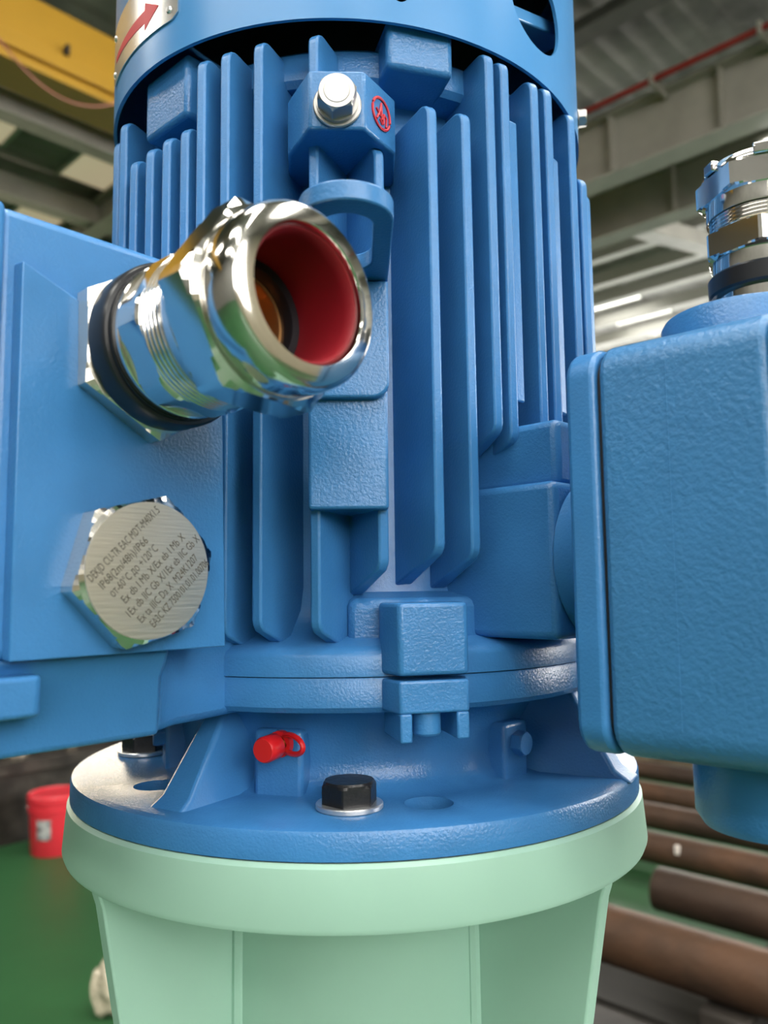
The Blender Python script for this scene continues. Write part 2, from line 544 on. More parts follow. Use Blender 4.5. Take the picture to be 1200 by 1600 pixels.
# red bucket with lid
bx = HM @ Vector((1.80, 4.47, Z0))
bk = empty('paint_bucket', bx)
bm_ = frame(bx, (1, 0, 0), (0, 1, 0), (0, 0, 1))
redb = mat('red_bucket_plastic', (.62, .03, .045), .35)
obj('body', MB().lathe([(0, 0), (.128, 0), (.132, .006), (.146, .27), (.150, .27), (.150, .285), (.146, .285), (.147, .30), (0, .30)], bm_, 40), redb, bk)
obj('lid', MB().lathe([(.146, .30), (.156, .30), (.158, .335), (.150, .345), (.146, .338), (0, .338)], bm_, 40), redb, bk)
for k in range(3):
    obj('rib', MB().lathe([(.146, .245+.018*k), (.152, .247+.018*k), (.152, .254+.018*k), (.146, .256+.018*k)], bm_, 40), redb, bk)
cdir = (Vector((CAM.x, CAM.y, 0))-Vector((bx.x, bx.y, 0))).normalized()
lab = MB()
base_a = math.atan2(cdir.y, cdir.x)
aa = [base_a-.75+.10*i for i in range(7)]
lab.add([(bx.x+(.1405)*math.cos(a), bx.y+(.1405)*math.sin(a), Z0+.10) for a in aa] + [(bx.x+(.146)*math.cos(a), bx.y+(.146)*math.sin(a), Z0+.215) for a in aa],
        [(i, i+1, 8+i, 7+i) for i in range(6)])
obj('paper_label', lab, mat('grey_label_print', (.55, .55, .55), .5, var=.8, vscale=18), bk)
obj('handle', MB().tube([bx+Vector((.152*math.cos(base_a+1.57+3.14*i/12), .152*math.sin(base_a+1.57+3.14*i/12), .27-.11*math.sin(math.pi*i/12))) for i in range(13)], .004, 8), zinc, bk)
tag(bk, 'red plastic bucket with lid standing on the green floor', 'bucket')

# dark machinery behind the bucket
mach = mat('oily_dark_castings', (.05, .042, .035), .45, .4, var=.6, vscale=9, bump=.2, bscale=20)
brn = mat('tarnished_steel', (.42, .36, .28), .35, .8, var=.4, vscale=20)
wb = empty('work_bench', HM @ Vector((1.6, 5.1, Z0)))
obj('bench_top', MB().box((-1.0, 4.75, Z0+.42), (4.2, 5.5, Z0+.50), HM), mach, wb, .005)
obj('skirt', MB().box((-.95, 4.80, Z0), (4.15, 4.84, Z0+.42), HM), mach, wb)
for u in (-.9, .7, 2.4, 4.05):
    obj('leg', MB().box((u-.05, 4.85, Z0), (u+.05, 4.95, Z0+.42), HM), mach, wb)
sn = empty('steel_screen', HM @ Vector((1.6, 5.6, Z0)))
obj('sheet', MB().box((-1.2, 5.58, Z0+.04), (4.4, 5.62, Z0+1.35), HM), mach, sn)
for u in (-1.2, 1.6, 4.4):
    obj('post', MB().box((u-.03, 5.62, Z0), (u+.03, 5.68, Z0+1.4), HM), mach, sn)
tag(sn, 'dark sheet metal screen behind the work bench', 'screen')
tag(wb, 'dark oily work bench behind the red bucket', 'bench')
for k, (u, v, r, h, m) in enumerate(((1.05, 4.95, .10, .16, brn), (1.40, 5.05, .07, .22, mach), (1.75, 4.97, .09, .14, brn), (2.15, 5.05, .06, .12, brn), (2.5, 5.0, .1, .2, mach), (2.95, 5.05, .08, .16, brn))):
    p = HM @ Vector((u, v, Z0+.5))
    fm_ = Matrix.Translation(p)
    o = obj('machine_part', MB().lathe([(0, 0), (r, 0), (r, h*.2), (r*.55, h*.26), (r*.5, h*.7), (r*.8, h*.78), (r*.8, h), (r*.35, h), (r*.35, h*.5), (0, h*.5)], fm_, 28), m)
    tag(o, 'flanged machine part on the dark bench, %s from the left' % names[k], 'machine part', 'parts on the dark bench')
# wrapped bundle peeping out behind the green stand
p = HM @ Vector((1.125, 2.475, Z0))
mb = MB()
bmx = bmesh.new()
bmesh.ops.create_icosphere(bmx, subdivisions=4, radius=1)
for vtx in bmx.verts:
    c = vtx.co
    nz = 1+.10*math.sin(7*c.x+3*c.z)+.08*math.sin(11*c.y-5*c.z+1)+.05*math.sin(19*c.x+13*c.y)
    vtx.co = Vector((c.x*.06*nz, c.y*.06*nz, max(c.z, -.75)*.10*nz))
zmin = min(vt.co.z for vt in bmx.verts)
mb.add([tuple(vt.co+p-Vector((0, 0, zmin))) for vt in bmx.verts], [tuple(x.index for x in f.verts) for f in bmx.faces])
bmx.free()
tag(obj('plastic_bundle', mb, mat('dusty_plastic_wrap', (.45, .40, .30), .25, bump=.6, bscale=40), None), 'beige plastic wrapped bundle behind the left edge of the green stand', 'bundle')

# ================================================================== GREEN STAND
st = empty('pump_stand', (0, 0, FLOOR))
obj('top_ring', MB().lathe([(.10, -.0004), (.1745, -.0004), (.1765, -.0022), (.1785, -.0265), (.1775, -.0290), (.10, -.0300)], I4, 128), green, st, sharp=30)
obj('gasket', MB().lathe([(.09, .0), (.1735, .0), (.1735, -.0004), (.09, -.0004)], I4, 96), gasket, st)
obj('column', MB().lathe([(.098, -.020), (.099, -.030), (.095, -.040), (.095, FLOOR+.03), (.18, FLOOR+.03), (.18, FLOOR), (0, FLOOR)], I4, 96), green, st)
for az in (-49, 46, 135, -135):
    d = pol(1, az)
    t = Vector((math.cos(R(az)), math.sin(R(az)), 0))
    mx = frame((0, 0, 0), d, (0, 0, 1), d.cross(Vector((0, 0, 1))))
    p2 = [(.07, -.022), (.174, -.022), (.1745, -.032), (.1725, -.038), (.159, -.115), (.136, -.30), (.130, -.60), (.15, FLOOR+.02), (.07, FLOOR+.02)]
    obj('rib', MB().prism(p2, -.005, .005, mx), green, st, .0012)
    w1 = MB().tube([pol(.0945, az + s*4.0, 0)+Vector((0, 0, zz)) for s in (1,) for zz in (-.03, -.2, -.5, -1.0)], .004, 8)
    w1.tube([pol(.0945, az - 4.0, 0)+Vector((0, 0, zz)) for zz in (-.03, -.2, -.5, -1.0)], .004, 8)
    obj('weld_bead', w1, green, st)
tag(st, 'mint green steel pump stand carrying the blue motor', 'stand')

# ================================================================== MOTOR
mo = empty('electric_motor', (0, 0, 0))
tag(mo, 'large blue finned electric motor bolted on the mint green stand', 'motor')
# end shield and mounting flange in one casting, with bolt holes
prof = [(0, .0764), (.149, .0764), (.1495, .0755), (.1495, .0625), (.147, .0598), (.130, .0585), (.121, .054), (.1145, .043), (.112, .030), (.1135, .021), (.118, .0158), (.126, .0142),
        (.1715, .0142), (.1742, .0130), (.175, .0112), (.175, .0004), (0, .0004)]
me = MB().lathe(prof, I4, 128).mesh('end_shield')
HOLES = [14.4, -52, 110, 165]
cut = [MB().lathe([(0, -.01), (.0122, -.01), (.0122, .03), (0, .03)], Matrix.Translation(pol(.1385, az)), 32) for az in HOLES]
me = boolean_cut(me, cut, blue_cast)
obj('mounting_flange', me, blue_cast, mo)
# frame barrel
prof = [(0, .402), (.110, .402), (.117, .398), (.117, .120), (.120, .108), (.130, .0955), (.144, .0915), (.149, .0885), (.150, .086), (.150, .0770), (.1485, .0766), (0, .0766)]
obj('frame_barrel', MB().lathe(prof, I4, 128), blue, mo)

obj('upper_ring', MB().lathe([(.10, .384), (.133, .386), (.136, .389), (.136, .403), (.133, .406), (.10, .407)], I4, 96), blue_cast, mo)
FD = 23.0
def fin(az, z0, z1, sgn, dz=.0175, rt=.157, fd=FD, rb=.113, name='cooling_fin', rr=.008, th=(.0048, .0027)):
    tip = pol(rt, az)
    b = fd*sgn
    d = Vector((math.sin(R(b)), -math.cos(R(b)), 0))
    t = Vector((math.cos(R(b)), math.sin(R(b)), 0))
    o = tip.dot(t)
    td = tip.dot(d)
    root = math.sqrt(max(rb*rb-o*o, .0009))
    L = td-root
    if L < .018:
        L = .018
    m = frame(tip-d*L, d, (0, 0, 1), d.cross(Vector((0, 0, 1))))
    p = [(0, z0-dz)] + [(L-rr*.45, z0-dz*.12), (L-rr*.10, z0+rr*.10), (L, z0+rr*.45)] + arc(L-rr, z1-rr, rr, 0, 90, 5) + [(0, z1)]
    def half(w):
        return th[0]+(th[1]-th[0])*w/L
    n = len(p)
    vs = [(w, z, -half(w)) for w, z in p] + [(w, z, half(w)) for w, z in p]
    fs = [tuple(range(n-1, -1, -1)), tuple(range(n, 2*n))] + [(i, (i+1) % n, n+(i+1) % n, n+i) for i in range(n)]
    return obj(name, MB().add(vs, fs, m), blue, mo, .0011)

# right of the centre line
fin(5.0, .129, .34, 1)
fin(15.2, .1367, .366, 1)
fin(22.2, .1345, .366, 1)
fin(27.9, .198, .4035, 1)
fin(31.7, .194, .4025, 1)
fin(40.4, .185, .4010, 1)
fin(45.4, .205, .4035, 1)
fin(57.3, .150, .4040, 1)
fin(64.5, .110, .372, 1, rt=.1585)
fin(72.0, .110, .372, 1, rt=.159, fd=40)
fin(80.0, .110, .372, 1, rt=.159, fd=70)
fin(88.0, .110, .372, 1, rt=.159, fd=80)
# left of the centre line
fin(-7.1, .100, .401, -1)
fin(-17.7, .101, .401, -1)
fin(-24.7, .098, .4007, -1)
fin(-30.3, .098, .4007, -1)
fin(-34.5, .098, .366, -1)
fin(-39.8, .098, .366, -1)
fin(-45.6, .098, .366, -1)
fin(-52.8, .098, .367, -1)
fin(-60.0, .098, .400, -1)
fin(-68.5, .098, .400, -1, rt=.1575, fd=36)
fin(-79.0, .098, .372, -1, rt=.1575, fd=66)
fin(-88.0, .098, .372, -1, rt=.1575, fd=80)

def arcblock(a0, a1, r0, r1, z0, z1, name, m=None, bevel=.002, slope=0, n=8, par=None):
    vs, fs = [], []
    for i in range(n+1):
        a = a0+(a1-a0)*i/n
        for r, z in ((r0, z0), (r1, z0+max(0, -slope)), (r1, z1-max(0, slope)), (r0, z1)):
            vs.append(tuple(pol(r, a, z)))
    for i in range(n):
        for k in range(4):
            l = (k+1) % 4
            fs.append((i*4+k, i*4+l, (i+1)*4+l, (i+1)*4+k))
    fs += [(3, 2, 1, 0), tuple(range(n*4, n*4+4))]
    return obj(name, MB().add(vs, fs), m or blue, par or mo, bevel)
# webs filled in between fins on the right
arcblock(31.7, 35.6, .112, .1545, .215, .378, 'fin_web', slope=.008)
arcblock(45.4, 50.8, .112, .1545, .214, .370, 'fin_web', slope=.006)
# shoulder above the joint
arcblock(-2, 36, .110, .1345, .086, .119, 'shoulder', blue_cast, .004, slope=.006, n=14)
arcblock(-9, -2.2, .110, .128, .086, .106, 'shoulder', blue_cast, .003, slope=.006)

def plan(name, pts, z0, z1, m=blue, bevel=.002, par=None, seg=3):
    return obj(name, MB().prism(pts, z0, z1), m, par or mo, bevel, seg)
# cowl mounting lugs
def lug(a0, a1, z0, z1, name='cowl_lug', r=.1515):
    ac = (a0+a1)/2
    A, B = pol(r, a0), pol(r, a1)
    dn = pol(1, ac)
    pts = [tuple((A-dn*.045)[:2]), tuple(A[:2]), tuple(B[:2]), tuple((B-dn*.045)[:2])]
    vs = [(x, y, z0) for x, y in pts]+[(x, y, z1) for x, y in pts]
    return plan(name, pts, z0, z1, blue_cast, .003)
lug(7.0, 20.8, .3855, .412)
o = lug(-52, -36, .376, .412)
lug(98, 112, .385, .412)
# frame feet pads: central pad with lifting lug
plan('centre_pad', [(-.0218, -.115), (-.0218, -.1645), (.0158, -.1645), (.0158, -.115)], .1557, .2635, blue_cast, .0015)
mxp = frame((0, -.150, 0), (1, 0, 0), (0, 0, 1), (0, -1, 0))
pp = [(-.0235, .2640), (-.0235, .2155)] + arc(-.0155, .2155, .008, 180, 270, 5) + arc(.0085, .2155, .008, 270, 360, 5) + [(.0165, .2640)]
obj('lug_pad', MB().prism(pp, 0, .0195, mxp), blue_cast, mo, .0018, 3)
pts = [(-.0215, -.16)] + [(-.0025+.0190*math.cos(R(180+180*i/24)), -.2285+.0190*math.sin(R(180+180*i/24))) for i in range(25)] + [(.0165, -.16)]
mlug = MB().prism(pts, .2645, .2725).mesh('lifting_lug')
mlug = boolean_cut(mlug, [MB().prism(arc(-.0025, -.2245, .0108, 180, 360, 16) + arc(-.0025, -.190, .0108, 0, 180, 16), .25, .29)], blue)
obj('lifting_lug', mlug, blue, mo, .0008)
# earthing boss
plan('earthing_boss', [(-.0345, -.115), (-.0326, -.1464), (-.0204, -.1712), (.0063, -.1712), (.0221, -.1484), (.0225, -.115)], .3385, .3685, blue_cast, .0015)
# bosses over the joint
BA = [(.0105, -.112), (.0120, -.1500), (.0197, -.1640), (.0525, -.1566), (.0545, -.112)]
plan('joint_boss', BA, .0782, .1118, blue_cast, .002)
dA = (Vector((.0525, -.1566))-Vector((.0197, -.1640))).normalized()
nA = Vector((dA.y, -dA.x))
P1, P2 = Vector((.0197, -.1640)), Vector((.0525, -.1566))
def quad(o0, o1, back):
    a = P1+dA*o0
    b = P1+dA*o1
    return [tuple(a-nA*back), tuple(a), tuple(b), tuple(b-nA*back)]
LA = (P2-P1).length
ear = MB().prism(BA, .0610, .0760)
plan('joint_ear', BA, .0610, .0760, blue_cast, .0012)
plan('ear_leg', quad(0, .0058, .030), .0480, .0612, blue_cast, .0010)
plan('ear_leg', quad(LA-.0062, LA, .030), .0486, .0612, blue_cast, .0010)
pc = P1+dA*.0155-nA*.010
obj('stud_end', MB().lathe([(0, .0500), (.0060, .0500), (.0068, .0510), (.0068, .062), (0, .062)], Matrix.Translation((pc.x, pc.y, 0)), 28), blue, mo)
# gussets on the flange
def gusset(az, wt, wb, ztop=.0580, rtop=.129, rbot=.1635):
    d = pol(1, az)
    m = frame((0, 0, 0), d, (0, 0, 1), d.cross(Vector((0, 0, 1))))
    p = [(.100, .0120, wb), (rbot+.004, .0120, wb), (rbot-.006, .0185, wb*.86), (rtop, ztop, wt), (.100, ztop+.002, wt)]
    vs = [(a, b, -c) for a, b, c in p]+[(a, b, c) for a, b, c in p]
    n = 5
    return obj('gusset', MB().add(vs, [(4, 3, 2, 1, 0), (5, 6, 7, 8, 9)]+[(i, (i+1) % n, n+(i+1) % n, n+i) for i in range(n)], m), blue, mo, .0025, 3)
gusset(-34.5, .0065, .0125)
gusset(60, .0065, .0120, ztop=.0605, rtop=.1435, rbot=.1735)
gusset(145, .0065, .0120)
gusset(-125, .0065, .0120)
# nipple pad and drain pad on the hub
def hubpad(az, w, z0, z1, r):
    d = pol(1, az)
    t = Vector((math.cos(R(az)), math.sin(R(az)), 0))
    a, b = d*r-t*w, d*r+t*w
    plan('hub_pad', [tuple((d*.09-t*w)[:2]), tuple(a[:2]), tuple(b[:2]), tuple((d*.09+t*w)[:2])], z0, z1, blue_cast, .0025)
hubpad(-19.5, .0135, .012, .0475, .1225)
hubpad(46, .0115, .012, .0445, .1225)
hubpad(-72, .0115, .012, .0445, .1225)

# side bosses under the right box (square to azimuth 43)
AZR = 43.0
aR = pol(1, AZR)
nR = Vector((-aR.y*-1, 0, 0))
nR = Vector((aR.y, -aR.x, 0))           # points left and toward the camera
def rs(rho, s, z=0.0):
    return aR*rho+nR*s+Vector((0, 0, z))
def rplan(name, r0, r1, s0, s1, z0, z1, m, bevel, par, seg=3):
    pts = [tuple(rs(*q)[:2]) for q in ((r0, s0), (r1, s0), (r1, s1), (r0, s1))]
    return obj(name, MB().prism(pts, z0, z1), m, par, bevel, seg)
rplan('box_boss', .10, .1800, -.037, .037, .0930, .1700, blue_cast, .004, mo)
rplan('box_boss', .10, .1770, -.020, .0285, .168, .2020, blue_cast, .004, mo)
# raised circular maker's mark beside the earthing bolt
fc = Vector((.0063, -.1712, 0))
ft = (Vector((.0221, -.1484, 0))-fc).normalized()
fn = Vector((ft.y, -ft.x, 0))
lm = frame((fc+ft*.0145)+Vector((0, 0, .3535))+fn*.0002, ft, (0, 0, 1), fn)
mk = MB().tube([lm @ Vector((.0078*math.cos(2*math.pi*i/32), .0078*math.sin(2*math.pi*i/32), .0001)) for i in range(32)], .00075, 6, True)
for st_ in (((-.0045, .0012), (-.001, -.0012), (.0008, -.0012)), ((0, .0055), (-.0012, .001), (-.0042, -.0042)), ((0, .0055), (.0006, -.003)), ((.0022, .0008), (.0018, -.0046)), ((.0022, .0008), (.0046, -.0005), (.0042, -.0052)), ((-.0012, -.003), (.0008, -.0052))):
    mk.tube([lm @ Vector((x, y, .0001)) for x, y in st_], .0006, 6)
obj('maker_mark', mk, red_pt, mo)['label'] = 'red painted circular cast mark'

# ================================================================== FAN COWL
cw = empty('fan_cowl', (-.0022, 0, .4066))
TILT = Matrix(((1, 0, 0, -.0022), (0, 1, 0, 0), (-.0276, 0, 1, .4066), (0, 0, 0, 1)))
RC = .1565
shell = MB().lathe([(RC-.002, 0), (RC, 0), (RC, .20), (RC-.01, .21), (.05, .212), (.05, .210), (RC-.0105, .208), (RC-.002, .199), (RC-.002, 0)], TILT, 160).mesh('shell')
hd = pol(1, 44.5)
cutter = MB().lathe([(0, .10), (.0245, .10), (.0245, .20), (0, .20)], TILT @ axisframe(Vector((0, 0, .0435)), hd), 48)
cut2 = MB().lathe([(0, .12), (.0045, .12), (.0045, .20), (0, .20)], TILT @ axisframe(Vector((0, 0, .0165)), pol(1, 10.2)), 24)
cutb = MB().lathe([(0, .10), (.0245, .10), (.0245, .20), (0, .20)], TILT @ axisframe(Vector((0, 0, .0435)), pol(1, 134.5)), 48)
shell = boolean_cut(shell, [cutter, cut2, cutb], blue_sheet)
obj('shell', shell, blue_sheet, cw)
obj('inner_guard', MB().lathe([(0, .150), (.150, .150), (.150, .153), (0, .153)], TILT, 64), gasket, cw)
obj('fan_hub', MB().lathe([(0, -.006), (.06, -.006), (.075, .02), (.075, .12), (0, .12)], TILT, 48), gasket, cw)
b0, b1 = TILT @ pol(.146, 26, .030), TILT @ pol(.146, 66, .064)
dd = b1-b0
obj('strut', MB().prism([(-.009, -.004), (.009, -.004), (.009, .004), (-.009, .004)], 0, dd.length, axisframe(b0, dd)), blue_sheet, cw, .001)
# curved direction plate with arrow
def cyl_patch(rad, pts):
    # pts: (azimuth, height) outlines -> dense curved strip made of columns
    return [TILT @ pol(rad, a, z) for a, z in pts]
plate = MB()
A0, A1 = -67.5, -35.5
N = 40
vs = []
for i in range(N+1):
    a = A0+(A1-A0)*i/N
    e = min(i, N-i)/N*40
    c = .003*max(0, 1-e/2.0)
    for rr in (RC+.0002, RC+.0009):
        vs.append(tuple(TILT @ pol(rr, a, .0190+c)))
        vs.append(tuple(TILT @ pol(rr, a, .0560-c)))
fs = []
for i in range(N):
    k = i*4
    l = k+4
    fs += [(k+2, l+2, l+3, k+3), (k, k+1, l+1, l), (k, l, l+2, k+2), (k+1, k+3, l+3, l+1)]
fs += [(0, 2, 3, 1), (N*4, N*4+1, N*4+3, N*4+2)]
plate.add(vs, fs)
dp = obj('direction_plate', plate, alu, cw)
dp['label'] = 'bright metal plate with a red arrow'
ar = MB()
def strip(a0, a1, h0, h1, zc, n=12):
    vs = []
    for i in range(n+1):
        t = i/n
        a = a0+(a1-a0)*t
        h = h0+(h1-h0)*t
        vs += [tuple(TILT @ pol(RC+.0011, a, zc-h)), tuple(TILT @ pol(RC+.0011, a, zc+h))]
    ar.add(vs, [(2*i, 2*i+2, 2*i+3, 2*i+1) for i in range(n)])
strip(-64, -46.5, .0020, .0040, .0325)
strip(-46.5, -41.5, .0085, .0003, .0325)
arr = obj('arrow', ar, red_pt, dp)
def rivet(az, z):
    m = TILT @ axisframe(pol(RC+.0008, az, z), pol(1, az))
    obj('rivet', MB().lathe([(0, .0012), (.0015, .0009), (.0022, 0)], m, 16), zinc, dp)
for az, z in ((-38, .0255), (-38, .0495), (-65.5, .0255), (-65.5, .0495)):
    rivet(az, z)
tag(cw, 'smooth blue sheet metal fan cowl capping the motor', 'cowl')

# ================================================================== BOLTS
def hexbolt(name, mtx, m, af, hh, label, wr=None, wt=.003, wm=None, split=False, mark=False, group=None, shank=.02):
    root = empty(name, mtx=mtx)
    z = 0
    if wr:
        w = MB().lathe([(af*.28, 0), (wr-.0004, 0), (wr, .0005), (wr, wt-.0005), (wr-.0004, wt), (af*.28, wt)], I4, 40)
        obj('washer', w, wm or zinc, root, local=True)
        z = wt
        if split:
            obj('spring_washer', MB().lathe([(af*.28, z), (wr*.86, z), (wr*.86, z+wt*1.2), (af*.28, z+wt*1.2)], I4, 40), wm or zinc, root, local=True)
            z += wt*1.2
    Rc = af/2/math.cos(R(30))
    h = MB().hexa(Rc, z, z+hh, I4, .3, hh*.22)
    if mark:
        h.lathe([(af*.36, z+hh), (af*.35, z+hh+.0003), (0, z+hh+.0003)], I4, 32)
    obj('head', h, m, root, sharp=3, local=True)
    obj('shank', MB().lathe([(0, -shank), (af*.30, -shank), (af*.30, z), (0, z)], I4, 20), m, root, local=True)
    tag(root, label, 'bolt', group)
    return root
def zup(p):
    return Matrix.Translation(p)
b1 = hexbolt('hex_bolt', zup(pol(.1395, -1.7, .0143)), oxide, .0240, .0105, 'black hex bolt with washer at the front of the motor flange', .0163, .0026, zinc, group='black flange bolts', shank=.03)
copy_tree(b1, zup(pol(.1395, -91.7, .0143)), 'black hex bolt with washer half hidden under the left terminal box')
hexbolt('hex_bolt', axisframe(Vector((-.0068, -.1713, .3500)), (0, -1, .0)), bolt_steel, .0170, .0085, 'shiny stainless hex bolt with washers at the motor top centre', .0116, .0018, bolt_steel, True, True, shank=.02)
hexbolt('hex_bolt', axisframe(pol(.1224, 46, .0330), pol(1, 46)), blue, .0120, .0065, 'small blue painted hex bolt low on the hub, near the right box', group='small blue plug bolts')
hexbolt('hex_bolt', axisframe(pol(.1224, -72, .0330), pol(1, -72)), blue, .0120, .0065, 'small dark blue hex bolt half hidden behind the left gusset', group='small blue plug bolts')
hexbolt('hex_bolt', TILT @ axisframe(pol(.1566, 77, .0265), pol(1, 77)), bolt_steel, .0100, .0050, 'tiny bright bolt sticking out of the fan cowl right side', .0062, .0010, bolt_steel, shank=.008)

# red capped grease nipple
gn_d = pol(1, -20)
gm = axisframe(pol(.1222, -17.5, .0415), (gn_d+Vector((-.18, 0, -.05))).normalized())
gn = empty('grease_nipple', mtx=gm)
obj('nipple_body', MB().hexa(.0048, 0, .006, I4, 0).lathe([(.0034, .006), (.0030, .012), (0, .0125)], I4, 20), brass, gn, local=True)
cap = MB().lathe([(.0032, .009), (.0058, .009), (.0064, .0098), (.0064, .0185), (.0056, .0198), (0, .0200)], I4, 28)
obj('cap', cap, red_pl, gn, local=True)
path = []
for i in range(25):
    a = 2*math.pi*i/24
    path.append(Vector((.0085+.0095*math.cos(a), .0010+.0046*math.sin(a), .0075+.004*math.cos(a))))
obj('strap', MB().tube(path, .0014, 8, True), red_pl, gn, local=True)
obj('strap_ring', MB().lathe([(.0042, .0025), (.0066, .0025), (.0066, .0060), (.0042, .0060), (.0042, .0025)], I4, 24), red_pl, gn, local=True)
tag(gn, 'red capped grease nipple on the motor hub', 'grease nipple')

# ================================================================== LEFT TERMINAL BOX
AZL = -45.0
aL = pol(1, AZL)                        # outward
nL = Vector((-aL.y, aL.x, 0))           # side facing right and toward the camera
if nL.x < 0:
    nL = -nL
def ls(rho, s, z=0.0):
    return aL*rho+nL*s+Vector((0, 0, z))
def lplan(name, r0, r1, s0, s1, z0, z1, m, bevel, par, seg=3):
    pts = [tuple(ls(*q)[:2]) for q in ((r0, s0), (r1, s0), (r1, s1), (r0, s1))]
    return obj(name, MB().prism(pts, z0, z1), m, par, bevel, seg)
tb = empty('terminal_box', ls(.21, 0, .06))
tag(tb, 'large blue terminal box at the left carrying the gland and plug', 'terminal box')
# body is a casting whose lower edge is wider; profile in (s, z), extruded outward
mxl = frame((0, 0, 0), nL, (0, 0, 1), aL)
mxl = frame((0, 0, 0), (nL.x, nL.y, 0), (0, 0, 1), (aL.x, aL.y, 0))
obj('body', MB().prism([(-.078, .094), (.0785, .094), (.0785, .2645), (-.078, .2645)], .1655, .266, mxl), blue, tb, .004, 3)
# machined side panel, a wedge proud at its outer edge
q = [(.1650, .0785, .0945), (.2595, .0785, .0945), (.2595, .0785, .2425), (.1650, .0785, .205),
     (.1650, .0830, .0940), (.2590, .0840, .0940), (.2590, .0850, .2420), (.1650, .0795, .205)]
obj('gland_panel', MB().add([tuple(ls(r, s, z)) for r, s, z in q], [(3, 2, 1, 0), (4, 5, 6, 7), (0, 1, 5, 4), (1, 2, 6, 5), (2, 3, 7, 6), (3, 0, 4, 7)]), blue, tb, .0015, 2)
lplan('lid_flange', .2640, .272, -.080, .0815, .0920, .2650, blue, .003, tb)
lplan('lid', .2735, .300, -.080, .0820, .0915, .2650, blue, .005, tb)
obj('lid_gasket', MB().prism([tuple(ls(*x)[:2]) for x in ((.2718, -.078), (.2737, -.078), (.2737, .0800), (.2718, .0800))], .094, .263), gasket, tb)
# lower base casting with neck to the motor
p = [(-.066, .0945), (.0765, .0945), (.0725, .0860), (.0700, .0825), (.0680, .0570), (-.066, .0570)]
obj('base_casting', MB().prism(p, .188, .262, mxl), blue, tb, .0025, 3)
p2 = [tuple(ls(*x)[:2]) for x in ((.12, -.050), (.189, -.064), (.189, .0670), (.172, .0560), (.12, .045))]
obj('neck', MB().prism(p2, .0575, .240), blue_cast, tb, .004, 3)
rb = [tuple(ls(*x)[:2]) for x in ((.246, .060), (.300, .060), (.300, .085), (.2485, .085), (.246, .082))]
obj('corner_boss', MB().prism(rb, .0735, .0885), blue, tb, .005, 4)

# ---- cable gland
def gland(name, mtx, label):
    g = empty(name, mtx=mtx)
    Lh = dict(local=True)
    obj('lock_nut', MB().hexa(.0375, 0, .0100, I4, R(30), .0016), steel_dull, g, sharp=3, **Lh)
    obj('sealing_ring', MB().lathe([(.026, .0100), (.0322, .0102), (.0335, .0115), (.0335, .0205), (.0325, .0222), (.0312, .0224), (.0310, .0238), (.026, .0240)], I4, 80), rubber, g, **Lh)
    obj('body_collar', MB().lathe([(.026, .0230), (.0304, .0238), (.0309, .0245), (.0309, .0285), (.0304, .0290), (.026, .0292)], I4, 80), steel, g, **Lh)
    obj('body_hex', MB().hexa(.0336, .0278, .0445, I4, R(57), .0022, True, .0316, .0260), steel, g, sharp=3, **Lh)
    pr = [(.0275, .0440)]
    z = .0440
    for i in range(5):
        pr += [(.0288, z), (.0305, z+.0009), (.0305, z+.0016), (.0288, z+.0026)]
        z += .0026
    pr += [(.0275, z)]
    obj('thread', MB().lathe(pr, I4, 80), steel, g, **Lh)
    obj('middle_collar', MB().lathe([(.0275, .0570), (.0302, .0572), (.0306, .0580), (.0306, .0665), (.0275, .0668)], I4, 80), steel, g, **Lh)
    obj('cap_hex', MB().hexa(.0392, .0660, .0850, I4, R(55), .0030, True, 9, .0280), steel, g, sharp=3, **Lh)
    cap = [(.028, .0845), (.0318, .0847), (.0318, .0860), (.0327, .0864), (.0330, .0872), (.0330, .0935), (.0328, .0965), (.0321, .0990), (.0311, .1004), (.0298, .1011), (.0245, .1019), (.0239, .1010), (.0238, .0980), (.0238, .050)]
    obj('cap_dome', MB().lathe(cap, I4, 120), steel, g, sharp=50, **Lh)
    obj('gland_seal', MB().lathe([(.0238, .0990), (.0230, .0992), (.0222, .0980), (.0216, .0940), (.0216, .0700), (.0238, .0690)], I4, 80), red_si, g, **Lh)
    obj('clamp_ring', MB().lathe([(.0238, .0706), (.0185, .0704), (.0180, .0690), (.0180, .0640), (.0238, .0635)], I4, 64), rubber, g, **Lh)
    obj('copper_ring', MB().lathe([(.0236, .0645), (.0168, .0644), (.0160, .0620), (.0166, .0600), (.0156, .0570), (.0162, .0530), (.0150, .0500), (.0145, .0475), (0, .0470)], I4, 64), copper, g, **Lh)
    tag(g, label, 'cable gland')
    return g
gl = gland('cable_gland', axisframe(ls(.2040, .0825, .2175), nL), 'big shiny cable gland with a red lined opening on the left box')

# ---- blanking plug with engraving
pm = axisframe(ls(.2105, .0832, .1268), nL)
pg = empty('blanking_plug', mtx=pm)
hx = MB().hexa(.0318, 0, .0125, I4, R(14), .0024)
obj('hex_head', hx, steel, pg, sharp=3, local=True)
obj('end_face', MB().lathe([(.0271, .0124), (.0270, .0127), (0, .0127)], I4, 96), plug_face, pg, local=True)
LINES = [('DEKJD CU-TR EAC MDT-M40X1.5', .0152, -.0005, .0400), ('IP68(2m/48h)/IP66', .0100, -.0060, .0265), ('от-60°C до +120°C', .0048, -.0050, .0265),
         ('Ex db I Mb X/Ex eb I Mb X', -.0004, .0020, .0370), ('1Ex db IIC Gb X/1Ex eb IIC Gb X', -.0056, .0030, .0440), ('Ex ta IIIC Da X  M24K1207', -.0108, .0010, .0360), ('EA3C KZ 7500101.01.01.00706', -.0160, .0035, .0360)]
